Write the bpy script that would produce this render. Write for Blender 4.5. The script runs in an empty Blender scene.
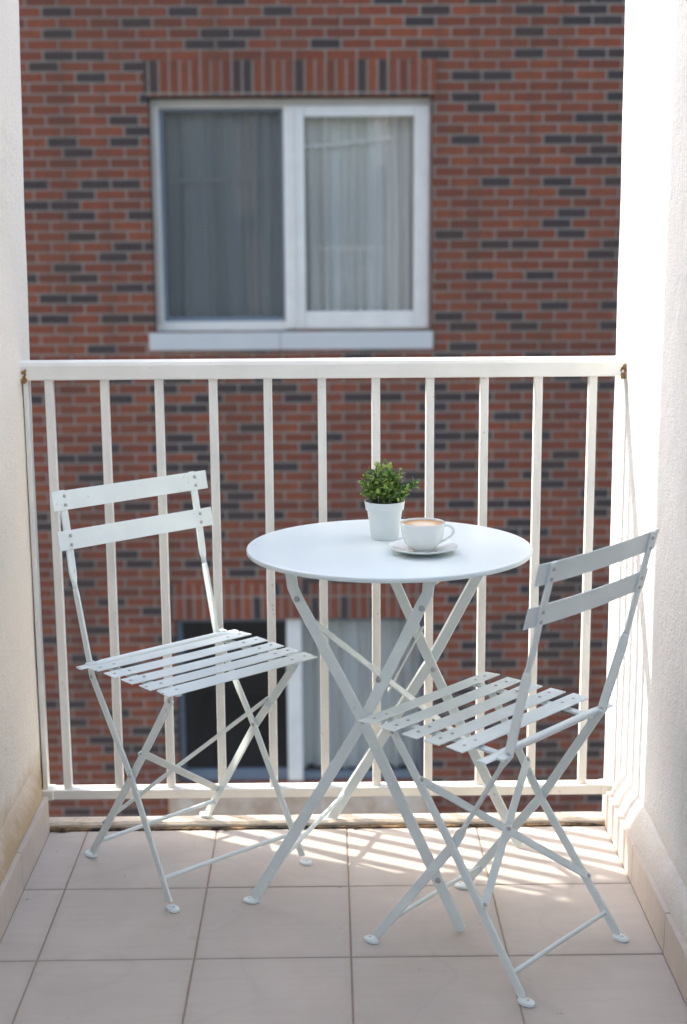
import bpy, bmesh, math, random
from mathutils import Vector, Matrix, Euler
random.seed(7)
S = bpy.context.scene
COL = S.collection
R = math.radians

# ------------------------------------------------------------------ helpers
def link(name, bm, mats, parent=None, bevel=0.0, smooth=False, seg=2):
    me = bpy.data.meshes.new(name)
    bmesh.ops.recalc_face_normals(bm, faces=bm.faces)
    bm.to_mesh(me); bm.free()
    o = bpy.data.objects.new(name, me); COL.objects.link(o)
    for m in (mats if isinstance(mats, (list, tuple)) else [mats]):
        me.materials.append(m)
    if parent: o.parent = parent
    if smooth:
        for p in me.polygons: p.use_smooth = True
        try: me.set_sharp_from_angle(angle=R(38))
        except Exception: pass
    if bevel:
        b = o.modifiers.new('edge', 'BEVEL'); b.width = bevel; b.segments = seg
        b.limit_method = 'ANGLE'; b.angle_limit = R(40)
    return o

def tag(o, label=None, cat=None, group=None, kind=None):
    if label: o['label'] = label
    if cat: o['category'] = cat
    if group: o['group'] = group
    if kind: o['kind'] = kind
    return o

def empty(name, loc, rz=0.0):
    o = bpy.data.objects.new(name, None); COL.objects.link(o)
    o.location = loc; o.rotation_euler = (0, 0, rz); o.empty_display_size = .05
    return o

def box(bm, x0, x1, y0, y1, z0, z1, mi=0):
    vs = [bm.verts.new((x, y, z)) for x in (x0, x1) for y in (y0, y1) for z in (z0, z1)]
    for f in ((0, 1, 3, 2), (4, 6, 7, 5), (0, 4, 5, 1), (2, 3, 7, 6), (0, 2, 6, 4), (1, 5, 7, 3)):
        bm.faces.new([vs[i] for i in f]).material_index = mi

def loft(bm, secs, mi=0):
    """secs: (centre, half width vector, half thickness vector)"""
    rings = []
    for c, w, t in secs:
        c, w, t = Vector(c), Vector(w), Vector(t)
        rings.append([bm.verts.new(c + w + t), bm.verts.new(c - w + t), bm.verts.new(c - w - t), bm.verts.new(c + w - t)])
    for a, b in zip(rings, rings[1:]):
        for i in range(4):
            bm.faces.new((a[i], a[(i + 1) % 4], b[(i + 1) % 4], b[i])).material_index = mi
    bm.faces.new(rings[0]).material_index = mi
    bm.faces.new(rings[-1][::-1]).material_index = mi

def flatbar(bm, pts, w, t, n, ends=True):
    """flat bar along pts; n = thickness direction; rounded-off ends"""
    n = Vector(n).normalized(); pts = [Vector(p) for p in pts]
    secs = []
    for i, p in enumerate(pts):
        d = (pts[min(i + 1, len(pts) - 1)] - pts[max(i - 1, 0)]).normalized()
        wd = n.cross(d).normalized()
        secs.append((p, wd * w / 2, n * t / 2))
    if ends:
        d0 = (pts[0] - pts[1]).normalized(); d1 = (pts[-1] - pts[-2]).normalized()
        w0, w1 = secs[0][1], secs[-1][1]
        secs = [(pts[0] + d0 * w * .42, w0 * .35, n * t / 2), (pts[0] + d0 * w * .28, w0 * .8, n * t / 2)] + secs + \
               [(pts[-1] + d1 * w * .28, w1 * .8, n * t / 2), (pts[-1] + d1 * w * .42, w1 * .35, n * t / 2)]
    loft(bm, secs)

def tube(bm, pts, r, n=10, mi=0, flat=None):
    pts = [Vector(p) for p in pts]; rings = []
    for i, p in enumerate(pts):
        d = (pts[min(i + 1, len(pts) - 1)] - pts[max(i - 1, 0)]).normalized()
        a = d.cross(Vector((0, 0, 1)))
        if a.length < 1e-3: a = d.cross(Vector((1, 0, 0)))
        a.normalize(); b = a.cross(d).normalized()
        ra = rb = (r[i] if isinstance(r, (list, tuple)) else r)
        if flat: ra, rb = ra * flat[i][0], rb * flat[i][1]
        rings.append([bm.verts.new(p + a * math.cos(2 * math.pi * k / n) * ra + b * math.sin(2 * math.pi * k / n) * rb) for k in range(n)])
    for a, b in zip(rings, rings[1:]):
        for k in range(n):
            bm.faces.new((a[k], a[(k + 1) % n], b[(k + 1) % n], b[k])).material_index = mi
    bm.faces.new(rings[0][::-1]).material_index = mi; bm.faces.new(rings[-1]).material_index = mi

def lathe(bm, prof, n=48, mi=0, c=(0, 0, 0)):
    rings = []
    for r, z in prof:
        if r < 1e-6: rings.append([bm.verts.new((c[0], c[1], c[2] + z))])
        else: rings.append([bm.verts.new((c[0] + r * math.cos(2 * math.pi * k / n), c[1] + r * math.sin(2 * math.pi * k / n), c[2] + z)) for k in range(n)])
    for a, b in zip(rings, rings[1:]):
        for k in range(n):
            k2 = (k + 1) % n
            if len(a) == 1 and len(b) == 1: continue
            if len(a) == 1: f = (a[0], b[k2], b[k])
            elif len(b) == 1: f = (a[k], a[k2], b[0])
            else: f = (a[k], a[k2], b[k2], b[k])
            bm.faces.new(f).material_index = mi

def dome(bm, p, nrm, r, mi=1, h=.45):
    """a rivet head"""
    nrm = Vector(nrm).normalized(); p = Vector(p)
    a = nrm.orthogonal().normalized(); b = nrm.cross(a); n = 10; rings = []
    for rr, hh in ((1, -.1), (.95, h * .45), (.6, h * .85)):
        rings.append([bm.verts.new(p + (a * math.cos(2 * math.pi * k / n) + b * math.sin(2 * math.pi * k / n)) * r * rr + nrm * r * hh) for k in range(n)])
    top = bm.verts.new(p + nrm * r * h)
    for A, B in zip(rings, rings[1:]):
        for k in range(n): bm.faces.new((A[k], A[(k + 1) % n], B[(k + 1) % n], B[k])).material_index = mi
    for k in range(n): bm.faces.new((rings[-1][k], rings[-1][(k + 1) % n], top)).material_index = mi

# ------------------------------------------------------------------ materials
class NT:
    def __init__(s, name):
        s.m = bpy.data.materials.new(name); s.m.use_nodes = True
        s.t = s.m.node_tree; s.n = s.t.nodes; s.l = s.t.links
        s.bsdf = s.n['Principled BSDF']; s.out = s.n['Material Output']
    def new(s, typ, **kw):
        n = s.n.new(typ)
        for k, v in kw.items(): setattr(n, k, v)
        return n
    def put(s, sock, v):
        if isinstance(v, bpy.types.NodeSocket): s.l.new(v, sock)
        else: sock.default_value = v
    def coord(s, kind='Object'): return s.new('ShaderNodeTexCoord').outputs[kind]
    def noise(s, scale, detail=4, rough=.55, vec=None, dist=0):
        n = s.new('ShaderNodeTexNoise'); n.inputs['Scale'].default_value = scale
        n.inputs['Detail'].default_value = detail; n.inputs['Roughness'].default_value = rough
        n.inputs['Distortion'].default_value = dist
        s.l.new(vec or s.coord(), n.inputs['Vector']); return n.outputs['Fac']
    def ramp(s, fac, stops, interp='LINEAR'):
        n = s.new('ShaderNodeValToRGB'); n.color_ramp.interpolation = interp
        e = n.color_ramp.elements
        while len(e) < len(stops): e.new(.5)
        for el, (p, c) in zip(e, stops):
            el.position = p; el.color = (*c, 1) if isinstance(c, (tuple, list)) else (c, c, c, 1)
        s.l.new(fac, n.inputs['Fac']); return n.outputs['Color']
    def mix(s, fac, a, b, mode='MIX'):
        n = s.new('ShaderNodeMix', data_type='RGBA', blend_type=mode)
        s.put(n.inputs['Factor'], fac)
        for sock, v in ((n.inputs['A'], a), (n.inputs['B'], b)):
            s.put(sock, (*v, 1) if isinstance(v, (tuple, list)) else v)
        return n.outputs['Result']
    def math(s, op, a, b=0., c=0.):
        n = s.new('ShaderNodeMath', operation=op)
        s.put(n.inputs[0], a); s.put(n.inputs[1], b); s.put(n.inputs[2], c); return n.outputs[0]
    def bump(s, h, strength=.3, dist=.002):
        n = s.new('ShaderNodeBump'); n.inputs['Strength'].default_value = strength
        n.inputs['Distance'].default_value = dist; s.l.new(h, n.inputs['Height'])
        s.l.new(n.outputs['Normal'], s.bsdf.inputs['Normal']); return n
    def set(s, **kw):
        for k, v in kw.items():
            k = k.replace('_', ' ')
            if isinstance(v, tuple) and len(v) == 3: v = (*v, 1)
            s.put(s.bsdf.inputs[k], v)
    def xyz(s, vec=None):
        n = s.new('ShaderNodeSeparateXYZ'); s.l.new(vec or s.coord(), n.inputs[0]); return n.outputs
    def comb(s, x, y, z=0.):
        n = s.new('ShaderNodeCombineXYZ')
        for i, v in enumerate((x, y, z)): s.put(n.inputs[i], v)
        return n.outputs[0]

def paint(name, col, rough=.42, chip=True, var=.05):
    t = NT(name)
    n = t.noise(9, 5)
    dark = tuple(c * (1 - var * 2.2) for c in col)
    c = t.mix(t.ramp(n, [(.35, 0.), (.7, 1.)]), dark, col)
    if chip:
        k = t.ramp(t.noise(62, 6, .7), [(.66, 0.), (.69, 1.)])
        c = t.mix(t.math('MULTIPLY', k, .55), c, (.20, .12, .07))
    t.set(Base_Color=c, Roughness=t.ramp(t.noise(40, 3), [(.3, rough - .08), (.7, rough + .12)]))
    t.bump(t.noise(160, 3), .12, .0006)
    return t.m

M = {}
M['steel_white'] = paint('white_chair_paint', (.755, .825, .80), .38)
t = NT('pale_table_paint'); t.set(Base_Color=t.mix(t.noise(5, 3), (.70, .785, .785), (.725, .80, .80)), Roughness=.34); t.bump(t.noise(30, 2), .03, .0005); M['table_white'] = t.m
M['rail_cream'] = paint('cream_railing_paint', (.83, .815, .75), .45, var=.05)
M['upvc'] = paint('white_window_plastic', (.75, .685, .585), .35, chip=False)
M['frame_cream'] = paint('cream_window_plastic', (.50, .44, .36), .4, chip=False)
M['frame_grey'] = paint('grey_screen_frame', (.15, .17, .19), .4, chip=False)
t = NT('rivet_steel'); t.set(Base_Color=(.42, .42, .40), Metallic=.3, Roughness=.45); M['rivet'] = t.m
t = NT('rubber_dark'); t.set(Base_Color=(.06, .06, .06), Roughness=.7); M['rubber'] = t.m

# rendered balcony wall (fine stucco)
def stucco(name, col, stain):
    t = NT(name); o = t.coord(); X = t.xyz(o)
    base = t.mix(t.ramp(t.noise(1.6, 5, .6, o), [(.3, 0.), (.75, 1.)]), tuple(c * .93 for c in col), col)
    # ochre damp line creeping up from the skirting tiles
    edge = t.math('ADD', X[2], t.math('MULTIPLY', t.math('SUBTRACT', t.noise(9, 5, .7, o), .5), .16))
    line = t.ramp(edge, [(.10, 1.), (.185, .0)])
    base = t.mix(t.math('MULTIPLY', line, stain), base, (.46, .31, .15))
    blot = t.ramp(t.noise(2.3, 6, .7, o, .6), [(.60, 0.), (.74, 1.)])
    base = t.mix(t.math('MULTIPLY', blot, .22), base, (.55, .46, .36))
    sp = t.ramp(t.noise(75, 2, .5, o), [(.765, 0.), (.79, 1.)])
    base = t.mix(t.math('MULTIPLY', sp, .55), base, (.22, .20, .18))
    base = t.mix(t.math('MULTIPLY', t.ramp(t.noise(190, 3, .7, o), [(.50, 0.), (.66, 1.)]), .34), base, (.42, .39, .36))
    t.set(Base_Color=base, Roughness=.9)
    h = t.math('ADD', t.noise(210, 4, .6, o), t.math('ADD', t.math('MULTIPLY', t.noise(45, 3, .6, o), .8), t.math('MULTIPLY', t.noise(9, 4, .6, o, .8), 2.2)))
    t.bump(h, .8, .004)
    return t.m
M['stucco_left'] = stucco('cream_stucco', (.83, .77, .68), .85)
M['stucco_right'] = stucco('white_stucco', (.735, .75, .755), .30)

# floor tiles: each tile is bevelled geometry; colour drifts from tile to tile
def tilemat(name, col, amt=1.):
    t = NT(name); o = t.coord()
    isl = t.new('ShaderNodeNewGeometry').outputs['Random Per Island']
    base = t.mix(isl, tuple(c * .94 for c in col), tuple(min(1, c * 1.04) for c in col))
    base = t.mix(t.ramp(t.noise(3.4, 6, .65, o, .3), [(.32, 0.), (.72, 1.)]), base, tuple(c * .82 for c in col))
    st = t.new('ShaderNodeMapping'); st.inputs['Scale'].default_value = (3., 38., 8.); t.l.new(o, st.inputs[0])
    base = t.mix(t.math('MULTIPLY', t.ramp(t.noise(1.5, 4, .6, st.outputs[0]), [(.45, 0.), (.75, 1.)]), .35), base, tuple(c * .78 for c in col))
    if amt > .9:   # dirt gathered along the joints
        X = t.xyz(o)
        fx = t.math('PINGPONG', t.math('SUBTRACT', X[0], -.5665), .15); fy = t.math('PINGPONG', t.math('SUBTRACT', X[1], 2.8403), .15)
        e = t.math('ADD', t.math('MINIMUM', fx, fy), t.math('MULTIPLY', t.math('SUBTRACT', t.noise(22, 5, .7, o), .5), .05))
        base = t.mix(t.math('MULTIPLY', t.ramp(e, [(.0, 1.), (.018, 0.)]), .22), base, tuple(c * .55 for c in col))
        ring = t.ramp(t.noise(2.2, 2, .4, o, 1.2), [(.47, 0.), (.50, 1.), (.515, 0.)])
        base = t.mix(t.math('MULTIPLY', ring, .16), base, tuple(c * .6 for c in col))
    sp = t.ramp(t.noise(46, 3, .6, o), [(.70, 0.), (.74, 1.)])
    base = t.mix(t.math('MULTIPLY', sp, .6 * amt), base, (.12, .09, .07))
    t.set(Base_Color=base, Roughness=t.ramp(t.noise(14, 4, .6, o), [(.3, .42), (.75, .66)]))
    t.bump(t.noise(120, 3, .6, o), .12, .0008)
    return t.m
M['tile'] = tilemat('beige_floor_tile', (.55, .485, .425))
M['skirt'] = tilemat('beige_skirting_tile', (.60, .53, .465), .5)
t = NT('brown_grout')
t.set(Base_Color=t.mix(t.noise(30, 4), (.22, .175, .13), (.38, .31, .245)), Roughness=.95); M['grout'] = t.m
t = NT('mouldy_joint')
t.set(Base_Color=t.ramp(t.noise(16, 6, .75), [(.42, (.012, .010, .008)), (.62, (.30, .19, .09))]), Roughness=.95); M['mould'] = t.m
t = NT('kerb_stone')
c = t.ramp(t.noise(10, 6, .7), [(.28, (.42, .31, .20)), (.44, (.68, .58, .46)), (.7, (.76, .69, .59))])
t.set(Base_Color=c, Roughness=.85); t.bump(t.noise(55, 5, .7), .5, .003); M['kerb'] = t.m
t = NT('rust'); t.set(Base_Color=t.ramp(t.noise(70, 5, .7), [(.38, (.16, .075, .02)), (.6, (.42, .25, .10)), (.75, (.62, .5, .32))]), Roughness=.9)
t.bump(t.noise(120, 4), .6, .002); M['rust'] = t.m

# brick
def brick(name, vertical=False):
    t = NT(name); X = t.xyz()
    u, v = (X[2], X[0]) if vertical else (X[0], X[2])
    wob = t.noise(3.0, 3)
    u = t.math('ADD', u, t.math('ADD', t.math('MULTIPLY', wob, .004), t.math('MULTIPLY', t.noise(24, 3), .005))); v = t.math('ADD', v, t.math('ADD', t.math('MULTIPLY', t.noise(2.1, 2), .008), t.math('MULTIPLY', t.noise(19, 3), .004)))
    vec = t.comb(u, v)
    b = t.new('ShaderNodeTexBrick'); t.l.new(vec, b.inputs['Vector'])
    b.offset = 0. if vertical else .5; b.offset_frequency = 2; b.squash = 1.
    for k, val in (('Color1', (0, 0, 0, 1)), ('Color2', (1, 1, 1, 1)), ('Mortar', (.5, .5, .5, 1)), ('Scale', 1.), ('Mortar Size', .0062),
                   ('Mortar Smooth', .15), ('Bias', 0.), ('Brick Width', .2226 if vertical else .2005), ('Row Height', .0668)):
        b.inputs[k].default_value = val
    pal = t.ramp(b.outputs['Color'], [(0., (0.289, 0.059, 0.019)), (.16, (0.251, 0.050, 0.017)), (.34, (0.325, 0.072, 0.021)), (.5, (0.203, 0.045, 0.017)),
                                      (.64, (0.276, 0.064, 0.022)), (.76, (0.043, 0.032, 0.025)), (.82, (0.027, 0.026, 0.027)), (.92, (0.036, 0.033, 0.033))], 'CONSTANT')
    pal = t.mix(t.math('MULTIPLY', t.ramp(t.noise(26, 5, .7), [(.32, 0.), (.62, 1.)]), .55), pal, (.085, .042, .028))
    mort = t.mix(t.noise(40, 4), (.23, .185, .14), (.31, .255, .195))
    c = t.mix(b.outputs['Fac'], pal, mort)
    c = t.mix(t.math('MULTIPLY', t.ramp(t.noise(.8, 4, .6), [(.38, 0.), (.7, 1.)]), .38), c, (.085, .05, .034))
    mp = t.new('ShaderNodeMapping'); mp.inputs['Scale'].default_value = (5., 1., .35); t.l.new(t.coord(), mp.inputs[0])
    c = t.mix(t.math('MULTIPLY', t.ramp(t.noise(1., 4, .6, mp.outputs[0]), [(.48, 0.), (.75, 1.)]), .45), c, (.07, .045, .03))
    t.set(Base_Color=c, Roughness=.88)
    t.bump(t.math('SUBTRACT', t.math('MULTIPLY', t.noise(60, 4), .4), b.outputs['Fac']), .8, .006)
    return t.m
M['brick'] = brick('red_and_slate_brick'); M['soldier'] = brick('upright_brick_course', True)
t = NT('sill_concrete'); t.set(Base_Color=t.mix(t.noise(7, 5), (.50, .47, .42), (.58, .545, .49)), Roughness=.75); M['sill'] = t.m
t = NT('sandstone_sill')
t.set(Base_Color=t.ramp(t.noise(6, 5, .65), [(.3, (.40, .26, .16)), (.55, (.58, .43, .30)), (.75, (.66, .56, .46))]), Roughness=.85); M['sandstone'] = t.m
def cloth(name, col):
    t = NT(name); t.set(Base_Color=col, Roughness=.9)
    tr = t.new('ShaderNodeBsdfTranslucent'); tr.inputs[0].default_value = (*col, 1)
    mx = t.new('ShaderNodeMixShader'); mx.inputs[0].default_value = .25
    t.l.new(t.bsdf.outputs[0], mx.inputs[1]); t.l.new(tr.outputs[0], mx.inputs[2]); t.l.new(mx.outputs[0], t.out.inputs[0]); return t.m
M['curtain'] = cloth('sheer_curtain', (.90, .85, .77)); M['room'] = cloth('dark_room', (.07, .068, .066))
def glass(name, tint, gloss):
    t = NT(name); fr = t.new('ShaderNodeFresnel'); fr.inputs[0].default_value = 1.5
    tr = t.new('ShaderNodeBsdfTransparent'); tr.inputs[0].default_value = (*tint, 1)
    gl = t.new('ShaderNodeBsdfGlossy'); gl.inputs['Roughness'].default_value = .02
    mx = t.new('ShaderNodeMixShader'); t.l.new(t.math('MULTIPLY', fr.outputs[0], gloss), mx.inputs[0])
    t.l.new(tr.outputs[0], mx.inputs[1]); t.l.new(gl.outputs[0], mx.inputs[2]); t.l.new(mx.outputs[0], t.out.inputs[0]); return t.m
M['glass'] = glass('window_glass', (.97, .98, .98), .8)
t = NT('insect_mesh'); t.set(Base_Color=(.05, .055, .06), Roughness=.8)
tr = t.new('ShaderNodeBsdfTransparent'); mx = t.new('ShaderNodeMixShader'); mx.inputs[0].default_value = .24
t.l.new(tr.outputs[0], mx.inputs[1]); t.l.new(t.bsdf.outputs[0], mx.inputs[2]); t.l.new(mx.outputs[0], t.out.inputs[0]); M['screen'] = t.m
# small things
t = NT('pot_plastic'); t.set(Base_Color=(.76, .81, .79), Roughness=.38); M['pot'] = t.m
t = NT('china'); t.set(Base_Color=(.78, .815, .785), Roughness=.12, Coat_Weight=.4, Coat_Roughness=.05); M['china'] = t.m
t = NT('coffee_crema'); X = t.xyz()
rad = t.math('SQRT', t.math('ADD', t.math('POWER', X[0], 2.), t.math('POWER', X[1], 2.)))
rad = t.math('ADD', rad, t.math('MULTIPLY', t.math('SUBTRACT', t.noise(70, 3), .5), .016))
t.set(Base_Color=t.ramp(t.math('MULTIPLY', rad, 22.), [(.10, (.84, .74, .60)), (.42, (.78, .62, .43)), (.60, (.60, .38, .20)), (.90, (.46, .25, .10))]), Roughness=.35); M['coffee'] = t.m
t = NT('potting_soil'); t.set(Base_Color=(.02, .016, .012), Roughness=1.); M['soil'] = t.m
t = NT('small_leaf')
isl = t.new('ShaderNodeNewGeometry').outputs['Random Per Island']
c = t.ramp(isl, [(0., (.03, .085, .02)), (.22, (.09, .20, .04)), (.45, (.20, .33, .065)), (.75, (.36, .47, .11)), (1., (.52, .58, .24))])
t.set(Base_Color=c, Roughness=.42)
tr = t.new('ShaderNodeBsdfTranslucent'); t.l.new(c, tr.inputs[0]); mx = t.new('ShaderNodeMixShader'); mx.inputs[0].default_value = .3
t.l.new(t.bsdf.outputs[0], mx.inputs[1]); t.l.new(tr.outputs[0], mx.inputs[2]); t.l.new(mx.outputs[0], t.out.inputs[0]); M['leaf'] = t.m
t = NT('green_stem'); t.set(Base_Color=(.05, .085, .025), Roughness=.6); M['stem'] = t.m
t = NT('street_asphalt'); t.set(Base_Color=t.mix(t.noise(3, 5), (.04, .04, .042), (.07, .068, .066)), Roughness=.9); M['asphalt'] = t.m

# ------------------------------------------------------------------ setting
XL, XR = -.653, .6315          # face of the skirting tiles
WL, WR = -.690, .668          # face of the walls
YE = 3.135                    # outer end of the tiles
YB = -1.6                     # behind the camera
bm = bmesh.new(); box(bm, -60, 60, -40, 80, -6.6, -6.5); tag(link('ground', bm, M['asphalt']), kind='structure')

# tiled balcony floor: grout bed + bevelled tiles
bm = bmesh.new()
TX, TY, T, G = -.5665, 2.8403, .30, .0018
box(bm, XL - .06, XR + .06, YB, YE + .046, -.18, -.0016, 1)
i0 = -1
for i in range(i0, 4):
    for j in range(-1, 16):
        x0, x1 = TX + i * T + G, TX + (i + 1) * T - G
        y1, y0 = TY - (j) * T - G, TY - (j + 1) * T + G
        if j == -1: y1 = YE
        x0 = max(x0, XL + .001); x1 = min(x1, XR - .001); y0 = max(y0, YB)
        if x1 - x0 < .01 or y1 - y0 < .01: continue
        dz = random.uniform(-.0004, .0004); tl = [random.uniform(-.0003, .0003) for _ in range(4)]
        lo = [bm.verts.new((x, y, -.004)) for x, y in ((x0, y0), (x1, y0), (x1, y1), (x0, y1))]
        mid = [bm.verts.new((x, y, -.0010 + dz + tl[k])) for k, (x, y) in enumerate(((x0, y0), (x1, y0), (x1, y1), (x0, y1)))]
        e = .0016
        up = [bm.verts.new((x, y, dz + tl[k])) for k, (x, y) in enumerate(((x0 + e, y0 + e), (x1 - e, y0 + e), (x1 - e, y1 - e), (x0 + e, y1 - e)))]
        for A, B in ((lo, mid), (mid, up)):
            for k in range(4): bm.faces.new((A[k], A[(k + 1) % 4], B[(k + 1) % 4], B[k]))
        bm.faces.new(up)
tag(link('floor', bm, [M['tile'], M['grout']]), kind='structure')

# weathered kerb stone along the open edge, with a mouldy joint before it
bm = bmesh.new()
n = 44; prev = None
for k in range(n + 1):
    x = WL - .004 + (WR - WL + .008) * k / n
    j = random.uniform(-.0022, .0022); jz = random.uniform(-.0016, .0016)
    ring = [bm.verts.new(p) for p in ((x, YE + .012 + j, -.02), (x, YE + .012 + j, .010 + jz), (x, YE + .017 + j, .0155 + jz), (x, YE + .044, .0165), (x, YE + .050, .012), (x, YE + .050, -.17))]
    if prev:
        for a in range(5): bm.faces.new((prev[a], prev[a + 1], ring[a + 1], ring[a])).material_index = 0
    prev = ring
box(bm, WL, WR, YE + .0005, YE + .0155, -.02, .0035, 1)
for k in range(60):     # crumbs of dirt in the joint
    x = random.uniform(XL, XR); s = random.uniform(.002, .0045)
    if k < 14: x = XL + random.uniform(.0, .05); s *= 2.0
    y = YE + random.uniform(-.004, .008)
    vs = bmesh.ops.create_icosphere(bm, subdivisions=1, radius=s, matrix=Matrix.Translation((x, y, .002 + s * .3)) @ Matrix.Diagonal((1.8, 1, .8, 1)))['verts']
    for f in {f for v in vs for f in v.link_faces}: f.material_index = 1
tag(link('kerb', bm, [M['kerb'], M['mould']]), kind='structure')

def balcony_wall(name, mat, xface, sgn, label, yend, lean):
    bm = bmesh.new()
    # a gently uneven rendered face: a grid with tiny waves, closed behind
    ys = [YB + (yend - YB) * k / 60 for k in range(61)]; zs = [-.18 + 3.5 * k / 50 for k in range(51)]
    def f(y, z): return xface + sgn * (.0011 * math.sin(z * 5.1 + y * 2) + .0008 * math.sin(y * 9 + z * 3.3) + .0004 * math.sin(z * 19))
    g = [[bm.verts.new((f(y, z), y + (lean * z - .003 - .0012 * math.sin(z * 14) if y == ys[-1] else 0), z)) for z in zs] for y in ys]
    for a in range(60):
        for b in range(50): bm.faces.new((g[a][b], g[a + 1][b], g[a + 1][b + 1], g[a][b + 1]))
    back = [[bm.verts.new((xface + sgn * .22, y + (lean * z if y == ys[-1] else 0), z)) for z in zs] for y in (ys[0], ys[-1])]
    for b in range(50):
        bm.faces.new((g[-1][b], back[1][b], back[1][b + 1], g[-1][b + 1]))
        bm.faces.new((g[0][b], g[0][b + 1], back[0][b + 1], back[0][b]))
        bm.faces.new((back[0][b], back[0][b + 1], back[1][b + 1], back[1][b]))
    for z in (0, 50):
        bm.faces.new([g[k][z] for k in range(61)] + [back[1][z], back[0][z]])
    w = link(name, bm, mat); tag(w, label, 'wall')
    # skirting tiles and the rough bead on top of them
    y = TY - 8 * T
    xk = XL if sgn < 0 else XR; xs = sorted((xk, xk + sgn * .011))
    k = 8
    while y < YE:
        y1 = min(y + T - .003, YE)
        bm = bmesh.new(); dz = random.uniform(-.001, .001)
        box(bm, xs[0], xs[1], y, y1, -.002, .085 + dz)
        s = link('skirting_tile', bm, M['skirt'], w, .0015); y += T
    bm = bmesh.new(); m = 70; prev = None     # sloping mortar ledge behind the skirting tiles
    for k in range(m + 1):
        yy = TY - 8 * T + (3.13 - TY + 8 * T) * k / m
        a, b_ = .0835 + random.uniform(-.0015, .002), .150 + random.uniform(-.0015, .002)
        ring = [bm.verts.new(p) for p in ((xk + sgn * .0102, yy, .0), (xk + sgn * .0102, yy, a), ((xk + xface) / 2 + sgn * .004, yy, (a + b_) / 2 + random.uniform(-.001, .001)), (xface + sgn * .006, yy, b_), (xface + sgn * .006, yy, 0))]
        if prev:
            for q in range(4): bm.faces.new((prev[q], prev[q + 1], ring[q + 1], ring[q]))
        else: bm.faces.new(ring)
        prev = ring
    bm.faces.new(prev[::-1])
    link('mortar_ledge', bm, mat, w, smooth=True)
    return w
LWALL = balcony_wall('balcony_wall', M['stucco_left'], WL, -1, 'cream stucco wall in shade beside the white chair that faces the camera', 3.270, .080)
balcony_wall('balcony_wall', M['stucco_right'], WR, 1, 'white stucco wall with bright sun and railing shadows on its far end', 3.355, .012)

bm = bmesh.new(); box(bm, -1.0, -.752, 3.40, 3.638, 1.42, 3.3); link('shadow_block', bm, M['stucco_left'], LWALL, .004)  # added block out of view, cuts the sun to edge the right wall's shadow
# ------------------------------------------------------------------ railing
YR = 3.260
rail = empty('balcony_railing', (0, YR, 0))
tag(rail, 'cream painted metal railing with thin upright bars across the open balcony end', 'railing')
bm = bmesh.new()
prof = [(-.020, 0), (-.020, .030), (-.016, .037), (-.007, .041), (.007, .041), (.016, .037), (.020, .030), (.020, 0)]
rings = [[bm.verts.new((x, py, 1.0322 + pz * 1.06)) for py, pz in prof] for x in (WL - .004, WR + .004)]
for k in range(8): bm.faces.new((rings[0][k], rings[0][(k + 1) % 8], rings[1][(k + 1) % 8], rings[1][k]))
bm.faces.new(rings[0]); bm.faces.new(rings[1][::-1])
link('top_rail', bm, M['rail_cream'], rail, .003)
bm = bmesh.new(); box(bm, WL + .004, WR - .004, -.018, .018, .0330, .0563); link('bottom_rail', bm, M['rail_cream'], rail, .002)
for k in range(11):
    x = -.6295 + .12265 * k
    bm = bmesh.new(); tl = random.uniform(-.0012, .0012)
    loft(bm, [((x, 0, .0555), (.0094, 0, 0), (0, .0090, 0)), ((x + tl, 0, 1.0332), (.0094, 0, 0), (0, .0090, 0))])
    link('baluster', bm, M['rail_cream'], rail, .0012)
for x0, x1 in ((WL + .003, WL + .014),):
    bm = bmesh.new(); box(bm, x0, x1, -.013, .013, .0565, 1.0318); link('end_bar', bm, M['rail_cream'], rail, .001)
for x, s in ((WL, 1), (WR, -1)):   # rusty weld where the rail enters the wall
    bm = bmesh.new()
    for q in range(30):
        a = random.uniform(0, 6.28); rr = random.uniform(.3, 1)
        bmesh.ops.create_icosphere(bm, subdivisions=1, radius=random.uniform(.0018, .0042),
            matrix=Matrix.Translation((x + s * random.uniform(.001, .012), -.020 + random.uniform(-.002, .002), 1.043 + .017 * math.sin(a) * rr)) @ Matrix.Diagonal((1, .35, 1.3, 1)))
    link('rusty_weld', bm, M['rust'], rail, smooth=True)
    bm = bmesh.new(); box(bm, min(x - s * .01, x + s * .028), max(x - s * .01, x + s * .028), -.021, .021, .0315, .0580); link('wall_bracket', bm, M['rail_cream'], rail, .004)

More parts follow.
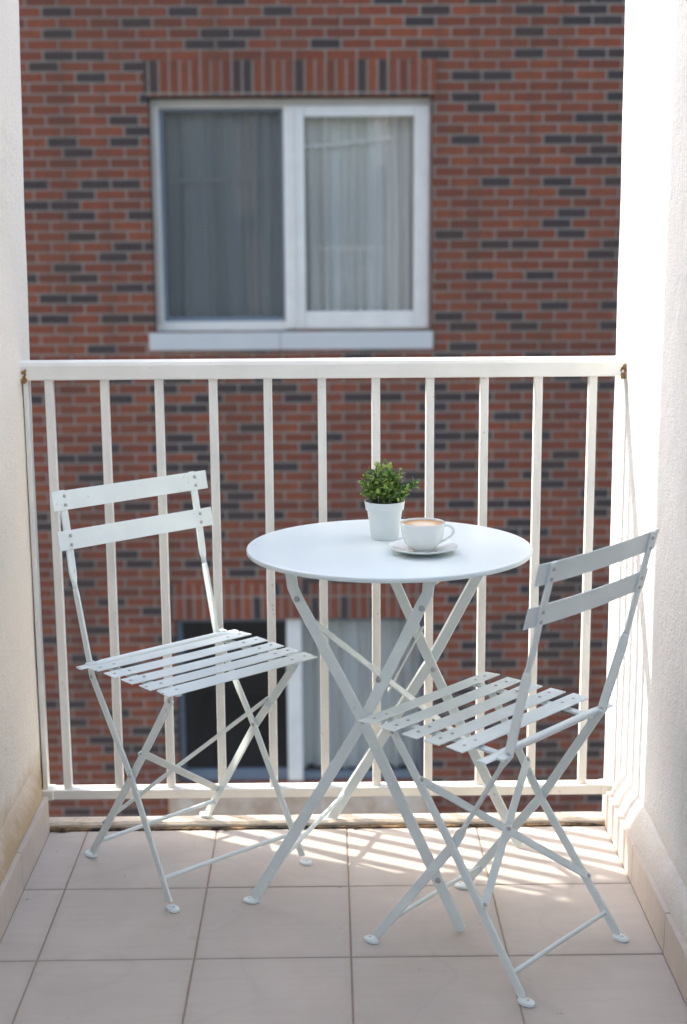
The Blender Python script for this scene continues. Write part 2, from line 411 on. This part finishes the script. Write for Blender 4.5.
# ------------------------------------------------------------------ folding chairs
def chair(name, label, P, loc, th, side, cam_off, tb):
    g = P.get
    root = empty(name, (loc[0], loc[1], 0), th)
    tag(root, label, 'chair', 'folding metal chairs at the bistro table')
    mats = [M['steel_white'], M['rivet']]
    hw, hs, hb, zs = g('hw_leg'), g('hw_slat'), g('hw_back'), g('zs')
    V = {'N': -side * hw, 'F': side * hw}
    rear = {}; frontL = {}
    bn = Vector((g('r1u') - g('r2u'), 0, g('r1z') - g('r2z'))).normalized()   # along the back post
    nrm = Vector((bn.z, 0, -bn.x))                                         # facing forward
    for s in 'NF':
        v = V[s]; vo = v + side * (-1) * cam_off * .0035
        foot = Vector((g('uff' + s), vo + g('ffv' + s, 0), .014)); piv = Vector((g('pu' + s), vo, g('pz' + s))); knee = Vector((g('ku' + s), vo, g('kz' + s)))
        tw = Vector((g('tu'), vo, g('tz'))); r2 = Vector((g('r2u'), vo, g('r2z'))); r1 = Vector((g('r1u'), vo, g('r1z')))
        top = r1 + bn * .016
        bm = bmesh.new(); W, Tk = .0182, .0050
        def inpl(d): d = d.normalized(); return Vector((d.z, 0, -d.x))
        yv = Vector((0, 1, 0)); secs = []
        d1 = piv - foot; d2 = knee - piv; d3 = tw - knee
        secs += [(foot, inpl(d1) * W / 2, yv * Tk / 2), (piv, inpl(d1 + d2) * W / 2, yv * Tk / 2)]
        if g('twist') and s == 'N':    # this strip is twisted edge-on below the seat
            a_ = piv.lerp(knee, .12); b_ = piv.lerp(knee, .2)
            secs += [(a_, inpl(d2) * W * .52, yv * Tk / 2), (b_, inpl(d2) * .0030, yv * .006), (knee - d2.normalized() * .035, inpl(d2) * .0030, yv * .006)]
        else: secs += [(knee - d2.normalized() * .03, inpl(d2) * W / 2, yv * Tk / 2)]
        secs += [(knee + (d3 - d2).normalized() * 0, inpl(d2 + d3) * W / 2, yv * Tk / 2), (knee + d3.normalized() * .03, inpl(d3) * W / 2, yv * Tk / 2)]
        e = d3.normalized()
        secs += [(tw - e * .026, inpl(d3) * W / 2, yv * Tk / 2), (tw - e * .013, inpl(d3) * W * .40, yv * Tk * .6)]
        mixd = (inpl(d3) * .7 + yv * .7).normalized(); secs += [(tw, mixd * W * .27, mixd.cross(e) * Tk * .62)]
        secs += [(tw + bn * .013, yv * W * .40, nrm * Tk * .6), (tw + bn * .026, yv * W * .46, nrm * Tk / 2)]
        secs += [(r2, yv * W * .46, nrm * Tk / 2), (top, yv * W * .46, nrm * Tk / 2), (top + bn * .006, yv * W * .36, nrm * Tk / 2)]
        loft(bm, secs)
        for q in (piv, knee):
            for sg in (-1, 1): dome(bm, q + yv * sg * Tk / 2, yv * sg, .0052)
        for rr in (r1, r2):
            for dd in (-.010, .009): dome(bm, rr + bn * dd - nrm * Tk * .5, -nrm, .0042)
        leg = link('front_leg', bm, mats, root, .0009, seg=1)
        frontL[s] = (foot, piv, knee)
        pad_foot(leg, foot, Vector((1, 0, 0)))
        # rear leg
        vi = v + side * cam_off * .0035
        foot = Vector((g('urf' + s), vi + g('rfv' + s, 0), .014 + g('rfz' + s, 0))); piv = Vector((g('pu' + s), vi, g('pz' + s))); topl = Vector((g('utop' + s), vi, zs - .018))
        bm = bmesh.new(); flatbar(bm, [foot, piv, topl], W, Tk, yv)
        dome(bm, topl + yv * Tk / 2, yv, .005); dome(bm, topl - yv * Tk / 2, -yv, .005)
        leg = link('rear_leg', bm, mats, root, .0009, seg=1)
        rear[s] = (foot, piv, topl)
        pad_foot(leg, foot, Vector((-1, 0, 0)))
    def on(chain, t):    # t: 0 at the top .. 1 at the foot
        foot, piv, topl = chain
        L1 = (topl - piv).length; L2 = (piv - foot).length; d = t * (L1 + L2)
        return topl.lerp(piv, d / L1) if d < L1 else piv.lerp(foot, (d - L1) / L2)
    # crossed straps between the rear legs
    for a, b, ta, tb_, off in (('N', 'F', tb[0], tb[1], .007), ('F', 'N', tb[2], tb[3], .011)):
        A, B = on(rear[a], ta), on(rear[b], tb_)
        fw = (rear['N'][2] - rear['N'][0]).normalized(); n_ = fw.cross(Vector((0, 1, 0))).normalized()
        if n_.x > 0: n_ = -n_
        A = A + n_ * off; B = B + n_ * off
        bm = bmesh.new(); flatbar(bm, [A, B], .0165, .0035, n_)
        for q in (A, B): dome(bm, q + n_ * .0018, n_, .0046); dome(bm, q - n_ * .0018, -n_, .0046)
        if off < .01: dome(bm, A.lerp(B, .5) + n_ * .006, n_, .0045)
        link('cross_strap', bm, mats, root, .0006, seg=1)
    # round stretchers near the feet
    for ch in (rear, frontL):
        bm = bmesh.new(); tt = .925 if ch is rear else .90
        A, B = on(ch['N'], tt), on(ch['F'], tt)
        tube(bm, [A, A.lerp(B, .5) + Vector((0, 0, .001)), B], .0046, 10); link('stretcher', bm, mats[0], root, smooth=True)
    # seat: side rails, slats, rear tube
    us = [g('us0') + (g('us4') - g('us0')) * k / 4 for k in range(5)]
    for s in (-1, 1):
        bm = bmesh.new(); v = s * (hw - .020)
        flatbar(bm, [(g('ut'), v, zs - .012), (us[0] + .02, v, zs - .008), (us[2], v, zs - .0085), (us[4] + .004, v, zs - .008)], .016, .005, (0, 0, 1))
        link('seat_rail', bm, mats, root, .0006, seg=1)
    for k, u in enumerate(us):
        bm = bmesh.new(); w = g('slat', .0365); vn = -side * hs * (1 - g('skew', 0) * k / 4); vf = side * hs; v0, v1 = min(vn, vf), max(vn, vf); jj = random.uniform(-.0018, .0018)
        sag = -.003 * (1 - abs(k - 2) / 2) ; pts = []
        m = 8; rows = []
        for q in range(m + 1):
            v = v0 + (v1 - v0) * q / m; dz = sag * (1 - (v / hs) ** 2) * .6
            rows.append(((u + jj * (v / hs), v, zs + dz + sag * .3), Vector((w / 2, 0, (.0012 if k == 0 else -.0012 if k == 4 else 0))), Vector((0, 0, .0011))))
        loft(bm, rows)
        for s in (-1, 1):
            for vv in (hw - .020, hw + .014): dome(bm, (u + random.uniform(-.002, .002), s * vv, zs + .0012), (0, 0, 1), .0036, h=.3)
        link('seat_slat', bm, mats, root, .0005, seg=1)
    for s in 'NF':
        bm = bmesh.new(); vv = V[s]; sg = 1 if vv > 0 else -1
        loft(bm, [((g('ku' + s) + .004, vv - sg * .004, zs - .004), (.011, 0, 0), (0, 0, .004)), ((g('ku' + s) + .004, vv + sg * .018, zs - .004), (.008, 0, 0), (0, 0, .003))])
        link('seat_bracket', bm, mats[0], root, .002)
    bm = bmesh.new(); u = g('ut')
    fl = [(1.5, .35), (1.45, .4), (1, 1), (1, 1), (1.45, .4), (1.5, .35)]
    tube(bm, [(u, v * hs, zs - .006) for v in (-1.03, -.88, -.74, .74, .88, 1.03)], .0075, 12, flat=fl)
    link('seat_tube', bm, mats[0], root, smooth=True)
    # back slats, gently bowed, fixed to the front of the posts
    for ru, rz in ((g('r1u'), g('r1z')), (g('r2u'), g('r2z'))):
        bm = bmesh.new(); rows = []
        for q in range(17):
            v = -hb + 2 * hb * q / 16
            c = Vector((ru, v, rz)) + nrm * (.0042 - .007 * (1 - (v / hb) ** 2) + .0015)
            rows.append((c, bn * .0205, nrm * .0011))
        loft(bm, rows)
        for v in (V['N'], V['F']):
            for dd in (-.010, .009): dome(bm, Vector((ru, v, rz)) + nrm * .0058 + bn * dd, nrm, .0040)
        link('back_slat', bm, mats, root, .0006, seg=1)
    return root

def pad_foot(leg, foot, d, L=.030, W=.0115):
    """flattened pad, bent flat on the floor, with a screw hole"""
    bm = bmesh.new(); c = Vector((foot.x, foot.y, foot.z - .014 if foot.z > .02 else 0)) + d * .011
    n = 20; lo = []; up = []; ctr = []
    for k in range(n):
        a = 2 * math.pi * k / n
        x, y = math.cos(a) * .018, math.sin(a) * W
        rot = Vector((d.x * x - d.y * y, d.y * x + d.x * y, 0))
        lo.append(bm.verts.new(c + rot + Vector((0, 0, .0012)))); up.append(bm.verts.new(c + rot * .96 + Vector((0, 0, .0060))))
        ctr.append(bm.verts.new(c + rot * .62 + Vector((0, 0, .0088))))
    for k in range(n):
        k2 = (k + 1) % n
        bm.faces.new((lo[k], lo[k2], up[k2], up[k])); bm.faces.new((up[k], up[k2], ctr[k2], ctr[k]))
    bm.faces.new(ctr); bm.faces.new(lo[::-1])
    dome(bm, c + d * .004 + Vector((0, 0, .0088)), (0, 0, 1), .0030, mi=1, h=.12)
    # dark rubber sole
    m2 = len(bm.verts)
    bot = []; top = []
    for k in range(n):
        a = 2 * math.pi * k / n; x, y = math.cos(a) * .0165, math.sin(a) * W * .92
        rot = Vector((d.x * x - d.y * y, d.y * x + d.x * y, 0))
        bot.append(bm.verts.new(c + rot + Vector((0, 0, -.0002)))); top.append(bm.verts.new(c + rot + Vector((0, 0, .0013))))
    for k in range(n): bm.faces.new((bot[k], bot[(k + 1) % n], top[(k + 1) % n], top[k])).material_index = 2
    return link('foot_pad', bm, [M['steel_white'], M['rivet'], M['rubber']], leg, smooth=True)

PL = {'hw_leg': 0.1672, 'hw_slat': 0.1995, 'hw_back': 0.1976, 'zs': 0.4762, 'ut': -0.1245, 'us0': -0.0800, 'us4': 0.1461, 'r1u': -0.22, 'r1z': 0.8074, 'r2u': -0.2026, 'r2z': 0.7253, 'tu': -0.1858, 'tz': 0.6338, 'puN': 0.004, 'puF': -0.0134, 'pzN': 0.2622, 'pzF': 0.2884, 'kuN': -0.13, 'kuF': -0.1432, 'kzN': 0.4439, 'kzF': 0.4659, 'utopN': 0.1472, 'utopF': 0.1285, 'uffN': 0.1071, 'uffF': 0.1211, 'urfN': -0.2091, 'urfF': -0.18, 'ffvN': 0.0171, 'ffvF': 0.024, 'rfvN': 0.0239, 'rfvF': -0.0169, 'rfzF': .0170, 'skew': .09, 'slat': .0405}
PR = {'hw_leg': 0.1583, 'hw_slat': 0.2002, 'hw_back': 0.1911, 'zs': 0.4572, 'ut': -0.1283, 'us0': -0.0659, 'us4': 0.1490, 'r1u': -0.2325, 'r1z': 0.7987, 'r2u': -0.2126, 'r2z': 0.7204, 'tu': -0.1898, 'tz': 0.6243, 'puN': -0.0305, 'puF': -0.0065, 'pzN': 0.2519, 'pzF': 0.243, 'kuN': -0.1512, 'kuF': -0.14, 'kzN': 0.4575, 'kzF': 0.4571, 'utopN': 0.112, 'utopF': 0.122, 'uffN': 0.1440, 'uffF': 0.1570, 'ffvN': .020, 'ffvF': .036, 'urfN': -0.1927, 'urfF': -0.1913, 'twist': 1}
chair('folding_chair', 'white slatted folding chair facing the camera beside the cream left wall', PL, (-.28841, 2.92984), -.85998, 1, 1, (.31, .86, .27, .80))
chair('folding_chair', 'white slatted folding chair seen from behind against the sunlit right wall', PR, (.3071, 2.62276), 2.38816, -1, -1, (.20, .78, .30, .68))

# ------------------------------------------------------------------ bistro table
TC = Vector((.119, 2.853, 0)); TILT = R(-.9)
table = empty('bistro_table', TC)
tag(table, 'round pale white bistro table on crossed folding legs between two chairs', 'table')
bm = bmesh.new(); RT = .2882
lathe(bm, [(0, .735), (RT - .006, .735), (RT - .0025, .7346), (RT - .0006, .7333), (RT, .7312), (RT, .7262), (RT - .0012, .7246), (RT - .004, .7240), (RT - .006, .7250), (RT - .007, .7290), (0, .7295)], 128)
top = link('tabletop', bm, M['table_white'], table, smooth=True)
top.rotation_euler = (TILT, 0, 0)
top.location = Vector((0, 0, .735)) - (Euler((TILT, 0, 0)).to_matrix() @ Vector((0, 0, .735)))
dv = Vector((.953, -.302, 0)); nv = Vector((.302, .953, 0)); B0 = Vector((-.1770, 2.7720, 0)) - TC
OFF, SK = .42, .042
def tp(s, z, far=0): return B0 + dv * (s + SK * far) + nv * OFF * far + Vector((0, 0, z))
tm = [M['steel_white'], M['rivet']]; LW, LT = .0222, .0055
def tleg(pts, rivets, far, nshift, pad=None, flange=False):
    bm = bmesh.new(); pp = [tp(s, z, far) + nv * nshift for s, z in pts]
    flatbar(bm, pp, LW, LT, nv)
    if flange:   # folded lip along the upper edge
        rows = []
        for q in range(2, len(pp)):
            dd = (pp[min(q + 1, len(pp) - 1)] - pp[q - 1]).normalized(); up_ = nv.cross(dd).normalized()
            if up_.z < 0: up_ = -up_
            N = (up_ * .6 - nv * .8).normalized(); wv = N.cross(dd).normalized() * .0075
            if wv.dot(up_) < 0: wv = -wv
            rows.append((pp[q] + up_ * (LW / 2 - .004) + wv * .5, wv * .62, N * .0016))
        loft(bm, rows)
    for s, z in rivets:
        for sg in (-1, 1): dome(bm, tp(s, z, far) + nv * (nshift + sg * LT / 2), nv * sg, .0062)
    l = link('leg', bm, tm, table, .001, seg=1)
    if pad: pad_foot(l, pp[-1], pad)
    return l
PIV = (.251, .42)
tleg([(.105, .714), (.109, .680), (.118, .660), PIV, (.449, .012)], [(.118, .657), PIV, (.404, .105)], 0, -.003)
tleg([(.381, .714), (.378, .684), (.366, .660), PIV, (.018, .016)], [(.367, .655), (.2815, .505)], 0, .003, -dv)
tleg([(.117, .712), (.123, .676), (.136, .650), (.250, .40), (.447, .012)], [(.25, .40)], 1, -.003)
tleg([(.384, .712), (.381, .690), (.368, .660), (.246, .42), (.008, .016)], [(.376, .655)], 1, .003, -dv, True)
def strap(A, B, w=.0165, nz=None):
    bm = bmesh.new(); n_ = (B - A).normalized().cross(nz).normalized()
    flatbar(bm, [A, B], w, .0036, n_)
    for q in (A, B): dome(bm, q + n_ * .0018, n_, .005); dome(bm, q - n_ * .0018, -n_, .005)
    return link('cross_strap', bm, tm, table, .0006, seg=1)
strap(tp(.140, .615) + nv * .006, tp(.335, .235, 1) - nv * .006, nz=Vector((-.3, 0, 1)).cross(nv).cross(nv) if False else (tp(.45, 0) - tp(.1, .7)).normalized())
strap(tp(.366, .612) + nv * .008, tp(.15, .345, 1) - nv * .008, .014, (tp(.39, .7) - tp(0, 0)).normalized())
bm = bmesh.new(); A, Bq = tp(.052, .078), tp(.038, .078, 1)
tube(bm, [A, A.lerp(Bq, .5), Bq], .0052, 10); link('stretcher', bm, tm[0], table, smooth=True)
bm = bmesh.new(); A, Bq = tp(.391, .708), tp(.398, .708, 1)
tube(bm, [A, Bq], .006, 10); link('top_bar', bm, tm[0], table, smooth=True)
bm = bmesh.new(); A, Bq = tp(.098, .708), tp(.117, .708, 1)
tube(bm, [A, Bq], .006, 10); link('top_bar', bm, tm[0], table, smooth=True)

# ------------------------------------------------------------------ things on the table
def ztop(y): return .735 + math.tan(TILT) * (y - TC.y)
py = 2.925
pot = empty('potted_plant', (.113, py, ztop(py))); pot.rotation_euler = (TILT, 0, 0)
tag(pot, 'small bushy green plant in a white pot beside the coffee cup', 'plant')
bm = bmesh.new()
lathe(bm, [(0, .0), (.0265, .0), (.0280, .0015), (.0362, .0595), (.0366, .0605), (.0392, .0612), (.0418, .0780), (.0416, .0795), (.0400, .0795), (.0388, .0700), (.0355, .0670)], 56)
for k in range(6): pass
link('pot', bm, M['pot'], pot, smooth=True)
bm = bmesh.new(); lathe(bm, [(0, .070), (.020, .0705), (.0378, .0685), (.0378, .066)], 32); link('soil', bm, M['soil'], pot)
bl = bmesh.new(); bs = bmesh.new()
def leaf(bm, p, d, up, L, W):
    d = d.normalized(); sd = d.cross(up)
    if sd.length < 1e-3: sd = d.orthogonal()
    sd.normalize(); nn = sd.cross(d)
    def P(a, b, c): return bm.verts.new(p + d * L * a + sd * W * b + nn * L * c)
    m0, m1, m2 = P(0, 0, 0), P(.5, 0, -.06), P(1, 0, -.16)
    l1, l2, r1, r2 = P(.28, .44, .05), P(.68, .40, .02), P(.28, -.44, .05), P(.68, -.40, .02)
    for f in ((m0, m1, l1), (l1, m1, l2), (m1, m2, l2), (m0, r1, m1), (r1, r2, m1), (m1, r2, m2)): bm.faces.new(f)
rnd = random.Random(11)
for k in range(120):
    th = rnd.uniform(0, 2 * math.pi); ph = math.acos(rnd.uniform(-.12, 1)); rr = .0455 * rnd.uniform(.55, 1.10)
    tip = Vector((math.cos(th) * math.sin(ph) * rr * 1.06, math.sin(th) * math.sin(ph) * rr * 1.05, .100 + math.cos(ph) * rr * 1.26))
    if k in (3, 4, 5, 6): tip = Vector((.058 + .004 * k - .012, rnd.uniform(-.015, .01), .098 + rnd.uniform(.002, .028)))
    base = Vector((math.cos(th) * .022, math.sin(th) * .022, .070))
    mid = base.lerp(tip, .5) + Vector((0, 0, .012))
    pts = [base.lerp(mid, a / 3).lerp(mid.lerp(tip, a / 3), a / 3) for a in range(4)]
    tube(bs, pts, .00055, 5)
    for q in range(14):
        a = .30 + .70 * (q + rnd.random()) / 14
        p = base.lerp(mid, a).lerp(mid.lerp(tip, a), a)
        d = (tip - base).normalized() * .5 + Vector((rnd.gauss(0, 1), rnd.gauss(0, 1), rnd.gauss(.25, .7))) * .6
        leaf(bl, p + Vector((rnd.gauss(0, .0025), rnd.gauss(0, .0025), rnd.gauss(0, .0025))), d, Vector((rnd.gauss(0, .5), rnd.gauss(0, .5), 1)), rnd.uniform(.0070, .0140), rnd.uniform(.0055, .0100))
link('stems', bs, M['stem'], pot); link('foliage', bl, M['leaf'], pot)

cy = 2.779
sauc = empty('saucer', (.183, cy, ztop(cy))); sauc.rotation_euler = (TILT, 0, 0)
tag(sauc, 'white china saucer lying on the round table beneath the cup', 'saucer')
bm = bmesh.new()
lathe(bm, [(0, .0045), (.022, .0042), (.026, .0055), (.045, .0085), (.0655, .0145), (.0680, .0155), (.0682, .0146), (.0660, .0125), (.046, .0055), (.030, .0012), (.026, .0), (.023, .0), (.022, .0015), (0, .0015)], 72)
link('dish', bm, M['china'], sauc, smooth=True)
cup = empty('coffee_cup', (.182, cy, ztop(cy) + .0050)); cup.rotation_euler = (TILT, 0, 0)
tag(cup, 'white china cup of milky coffee standing on its saucer', 'cup')
bm = bmesh.new()
lathe(bm, [(0, .003), (.017, .003), (.0185, .0), (.0195, .0005), (.0200, .0030), (.0275, .0075), (.0355, .0165), (.0405, .0295), (.0430, .0460), (.0442, .0568), (.0434, .0575), (.0424, .0568), (.0412, .0460), (.0385, .0300), (.033, .0165), (.02, .009), (0, .007)], 72)
link('cup_body', bm, M['china'], cup, smooth=True)
bm = bmesh.new(); hp = []
ang = R(-8)
for x, z in ((.0402, .0500), (.0480, .0515), (.0560, .0495), (.0605, .0435), (.0595, .0360), (.0535, .0285), (.0440, .0225), (.0345, .0190)):
    hp.append((x * math.cos(ang), x * math.sin(ang), z))
# smooth the handle
sm = []
for i in range(len(hp) - 1):
    p0, p1, p2, p3 = [Vector(hp[max(0, min(len(hp) - 1, i + k))]) for k in (-1, 0, 1, 2)]
    for q in range(4):
        a = q / 4; sm.append(.5 * ((2 * p1) + (p2 - p0) * a + (2 * p0 - 5 * p1 + 4 * p2 - p3) * a * a + (3 * p1 - p0 - 3 * p2 + p3) * a ** 3))
sm.append(Vector(hp[-1]))
tube(bm, sm, .0030, 12, flat=[(1.25, .85)] * len(sm)); link('handle', bm, M['china'], cup, smooth=True)
bm = bmesh.new(); lathe(bm, [(0, .0533), (.030, .0533), (.0400, .0530), (.0413, .0538), (.0414, .0525)], 48); link('coffee', bm, M['coffee'], cup, smooth=True)

# ------------------------------------------------------------------ brick building opposite
D = 9.65
bld = empty('brick_building', (0, D, -6.5))
tag(bld, 'red and slate brick building with white framed windows across from the balcony', 'building')
BZ = 6.5
holes = [(-1.152, .687, .648, 2.157), (-1.072, .650, -2.53, -1.326)]
x_ = sorted({-8.5, 8.5} | {h[0] for h in holes} | {h[1] for h in holes}); z_ = sorted({-6.5, 4.5} | {h[2] for h in holes} | {h[3] for h in holes})
bm = bmesh.new()
for a, b in zip(x_, x_[1:]):
    for c, d in zip(z_, z_[1:]):
        if any(a >= h[0] - 1e-6 and b <= h[1] + 1e-6 and c >= h[2] - 1e-6 and d <= h[3] + 1e-6 for h in holes): continue
        bm.faces.new([bm.verts.new(p) for p in ((a, 0, c + BZ), (b, 0, c + BZ), (b, 0, d + BZ), (a, 0, d + BZ))])
for a, b, c, d in holes:
    for q in (((a, c), (b, c)), ((b, c), (b, d)), ((b, d), (a, d)), ((a, d), (a, c))):
        (p0, q0), (p1, q1) = q
        bm.faces.new([bm.verts.new(p) for p in ((p0, 0, q0 + BZ), (p1, 0, q1 + BZ), (p1, .16, q1 + BZ), (p0, .16, q0 + BZ))])
# sides, back and top of the block
for f in (((-8.5, 0), (-8.5, 9)), ((8.5, 9), (8.5, 0)), ((-8.5, 9), (8.5, 9))):
    (a, b), (c, d) = f
    bm.faces.new([bm.verts.new(p) for p in ((a, b, 0), (c, d, 0), (c, d, 11), (a, b, 11))])
bm.faces.new([bm.verts.new(p) for p in ((-8.5, 0, 11), (8.5, 0, 11), (8.5, 9, 11), (-8.5, 9, 11))])
bmesh.ops.remove_doubles(bm, verts=bm.verts, dist=1e-5)
link('brick_wall', bm, M['brick'], bld)
for x0, x1, z0, z1 in ((-1.172, .705, 2.160, 2.382), (-1.112, .70, -1.323, -1.075)):
    bm = bmesh.new(); box(bm, x0, x1, -.006, .05, z0 + BZ, z1 + BZ); link('lintel_course', bm, M['soldier'], bld)

def fr(bm, x0, x1, z0, z1, l, r, b, t, y0, y1):   # rectangular frame
    box(bm, x0, x0 + l, y0, y1, z0, z1); box(bm, x1 - r, x1, y0, y1, z0, z1)
    box(bm, x0 + l, x1 - r, y0, y1, z0, z0 + b); box(bm, x0 + l, x1 - r, y0, y1, z1 - t, z1)
def curtain(parent, x0, x1, z0, z1, y, seed, gap=None):
    rn = random.Random(seed); bm = bmesh.new(); n = 200; cols = []
    ph = [(f_, rn.uniform(0, 6), a_) for f_, a_ in ((rn.uniform(62, 70), 1.), (rn.uniform(34, 42), .9), (rn.uniform(12, 17), .8))]
    for k in range(n + 1):
        x = x0 + (x1 - x0) * k / n; col = []
        for j in range(9):
            z = z0 + (z1 - z0) * j / 8
            dx = .018 * math.sin(j * .55 + k * .09)
            y_ = sum(a * math.sin(f * (x + dx) + p) for f, p, a in ph) * .023
            col.append(bm.verts.new((x + dx * .6, y + y_, z)))
        cols.append(col)
    for a, b in zip(cols, cols[1:]):
        for j in range(8): bm.faces.new((a[j], b[j], b[j + 1], a[j + 1]))
    return link('curtain', bm, M['curtain'], parent, smooth=True)
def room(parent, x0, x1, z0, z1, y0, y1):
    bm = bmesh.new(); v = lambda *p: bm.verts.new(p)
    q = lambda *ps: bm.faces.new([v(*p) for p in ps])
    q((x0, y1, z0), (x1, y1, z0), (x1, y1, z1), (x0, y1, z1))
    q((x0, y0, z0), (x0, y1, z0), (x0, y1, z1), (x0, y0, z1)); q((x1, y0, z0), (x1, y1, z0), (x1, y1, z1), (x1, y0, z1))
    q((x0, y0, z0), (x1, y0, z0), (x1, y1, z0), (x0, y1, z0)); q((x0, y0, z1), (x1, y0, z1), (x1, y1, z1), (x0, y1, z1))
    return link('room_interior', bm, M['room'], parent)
def pane(parent, x0, x1, z0, z1, y, m='glass', nm='pane'):
    bm = bmesh.new(); box(bm, x0, x1, y, y + .004, z0, z1); return link(nm, bm, M[m], parent)

# upper window: cream outer frame, white fixed sash on the right, screened sash on the left
x0, x1, z0, z1 = -1.149, .684, .651 + BZ, 2.154 + BZ
bm = bmesh.new(); fr(bm, x0, x1, z0, z1, .052, .030, .062, .062, .045, .14)
w = link('window', bm, M['upvc'], bld, .004); w.location.y = .045
bm = bmesh.new(); box(bm, x0 + .001, x0 + .040, .034, .047, z0 + .05, z1 - .002); box(bm, x0 + .040, x1 - .02, .034, .047, z1 - .05, z1 - .002)
link('cream_trim', bm, M['frame_cream'], w, .003)
bm = bmesh.new(); fr(bm, -.285, x1 - .016, z0 + .012, z1 - .052, .136, .100, .115, .070, .018, .075)
link('white_sash', bm, M['upvc'], w, .006)
bm = bmesh.new(); box(bm, -.236, -.216, .008, .020, z0 + .02, z1 - .06); link('sash_rib', bm, M['upvc'], w, .003)
pane(w, -.160, .580, z0 + .118, z1 - .115, .045)
bm = bmesh.new(); fr(bm, x0 + .050, -.284, z0 + .058, z1 - .058, .030, .020, .034, .026, .070, .105)
link('screen_frame', bm, M['frame_grey'], w, .003)
pane(w, x0 + .075, -.300, z0 + .085, z1 - .080, .110)
pane(w, x0 + .075, -.300, z0 + .085, z1 - .080, .080, 'screen', 'insect_screen')
curtain(w, x0 + .03, x1 - .03, z0 + .03, z1 - .03, .180, 5)
for xa, za, xb, zb in ((-1.06, 1.635, -.39, 1.650), (-.150, 1.845, .43, 1.900)):  # pale strips behind the glass, standing in for reflected lines
    bm = bmesh.new(); loft(bm, [((xa, .122, za + BZ), (0, .001, 0), (0, 0, .008)), ((xb, .122, zb + BZ), (0, .001, 0), (0, 0, .008))]); link('reflection_strip', bm, M['curtain'], w)
room(w, x0 + .002, x1 - .002, z0, z1, .141, 1.2)
bm = bmesh.new(); box(bm, -1.190, -.322, -.055, .10, .530 + BZ, .6465 + BZ); box(bm, -.319, .694, -.055, .10, .530 + BZ, .6465 + BZ)
link('sill', bm, M['sill'], w, .006)
# lower window: dark open half on the left, curtained half on the right
x0, x1, z0, z1 = -1.069, .647, -2.527 + BZ, -1.329 + BZ
bm = bmesh.new(); fr(bm, x0, x1, z0, z1, .03, .03, .05, .03, .06, .14)
w = link('window', bm, M['frame_grey'], bld, .004)
bm = bmesh.new(); box(bm, -.310, -.205, .03, .13, z0 + .002, z1 - .002); link('white_mullion', bm, M['upvc'], w, .005)
bm = bmesh.new(); box(bm, -1.03, -.311, .07, .12, z0 + .045, z0 + .075); link('sash_rail', bm, M['frame_grey'], w, .003)
pane(w, -.206, x1 - .03, z0 + .05, z1 - .03, .09); pane(w, x0 + .03, -.31, z0 + .05, z1 - .03, .10)
curtain(w, -.225, x1 - .02, z0 + .02, z1 - .03, .26, 9)
room(w, x0 + .002, x1 - .002, z0, z1, .141, 2.0)
bm = bmesh.new(); box(bm, -1.15, -.10, -.07, .10, -2.80 + BZ, -2.532 + BZ); box(bm, -.096, .70, -.07, .10, -2.80 + BZ, -2.532 + BZ)
link('sill', bm, M['sandstone'], w, .006)

# ------------------------------------------------------------------ camera, light, render
cam = bpy.data.cameras.new('camera'); co = bpy.data.objects.new('camera', cam); COL.objects.link(co)
f, pit, yaw, rol, H = 1446.2628, .2002180, .0095134, -.0062639, 1.38386
fw = Vector((math.sin(yaw) * math.cos(pit), math.cos(yaw) * math.cos(pit), -math.sin(pit)))
rt = Vector((math.cos(yaw), -math.sin(yaw), 0)); up = rt.cross(fw)
r2 = rt * math.cos(rol) + up * math.sin(rol); u2 = -rt * math.sin(rol) + up * math.cos(rol)
m = Matrix((r2, u2, -fw)).transposed().to_4x4(); m.translation = (0, 0, H); co.matrix_world = m
cam.sensor_fit = 'VERTICAL'; cam.sensor_height = 36; cam.sensor_width = 24.15; cam.lens = 36 * f / 1024
cam.clip_end = 300; cam.clip_start = .05
cam.dof.use_dof = True; cam.dof.focus_distance = 2.90; cam.dof.aperture_fstop = 3.3
S.camera = co
SD = Vector((1, -.52, -.96)).normalized()
sun = bpy.data.lights.new('sun', 'SUN'); so = bpy.data.objects.new('sun', sun); COL.objects.link(so)
sun.energy = 2.0; sun.angle = R(.8); sun.color = (1., .95, .87)
so.rotation_euler = SD.to_track_quat('-Z', 'Y').to_euler(); so.location = (-8, 6, 8)
W = bpy.data.worlds.new('World'); S.world = W; W.use_nodes = True
sk = W.node_tree.nodes.new('ShaderNodeTexSky'); sk.sky_type = 'NISHITA'; sk.sun_disc = False
sk.sun_elevation = math.asin(-SD.z); sk.sun_rotation = math.atan2(-SD.x, -SD.y)
sk.dust_density = 3.3; sk.ozone_density = .9; sk.air_density = .95
bg = W.node_tree.nodes['Background']; bg.inputs['Strength'].default_value = .15
W.node_tree.links.new(sk.outputs[0], bg.inputs[0])
vs = S.view_settings; vs.view_transform = 'Standard'; vs.look = 'None'; vs.gamma = 1; vs.use_curve_mapping = False
vs.exposure = 2.02
S.render.resolution_x = 687; S.render.resolution_y = 1024
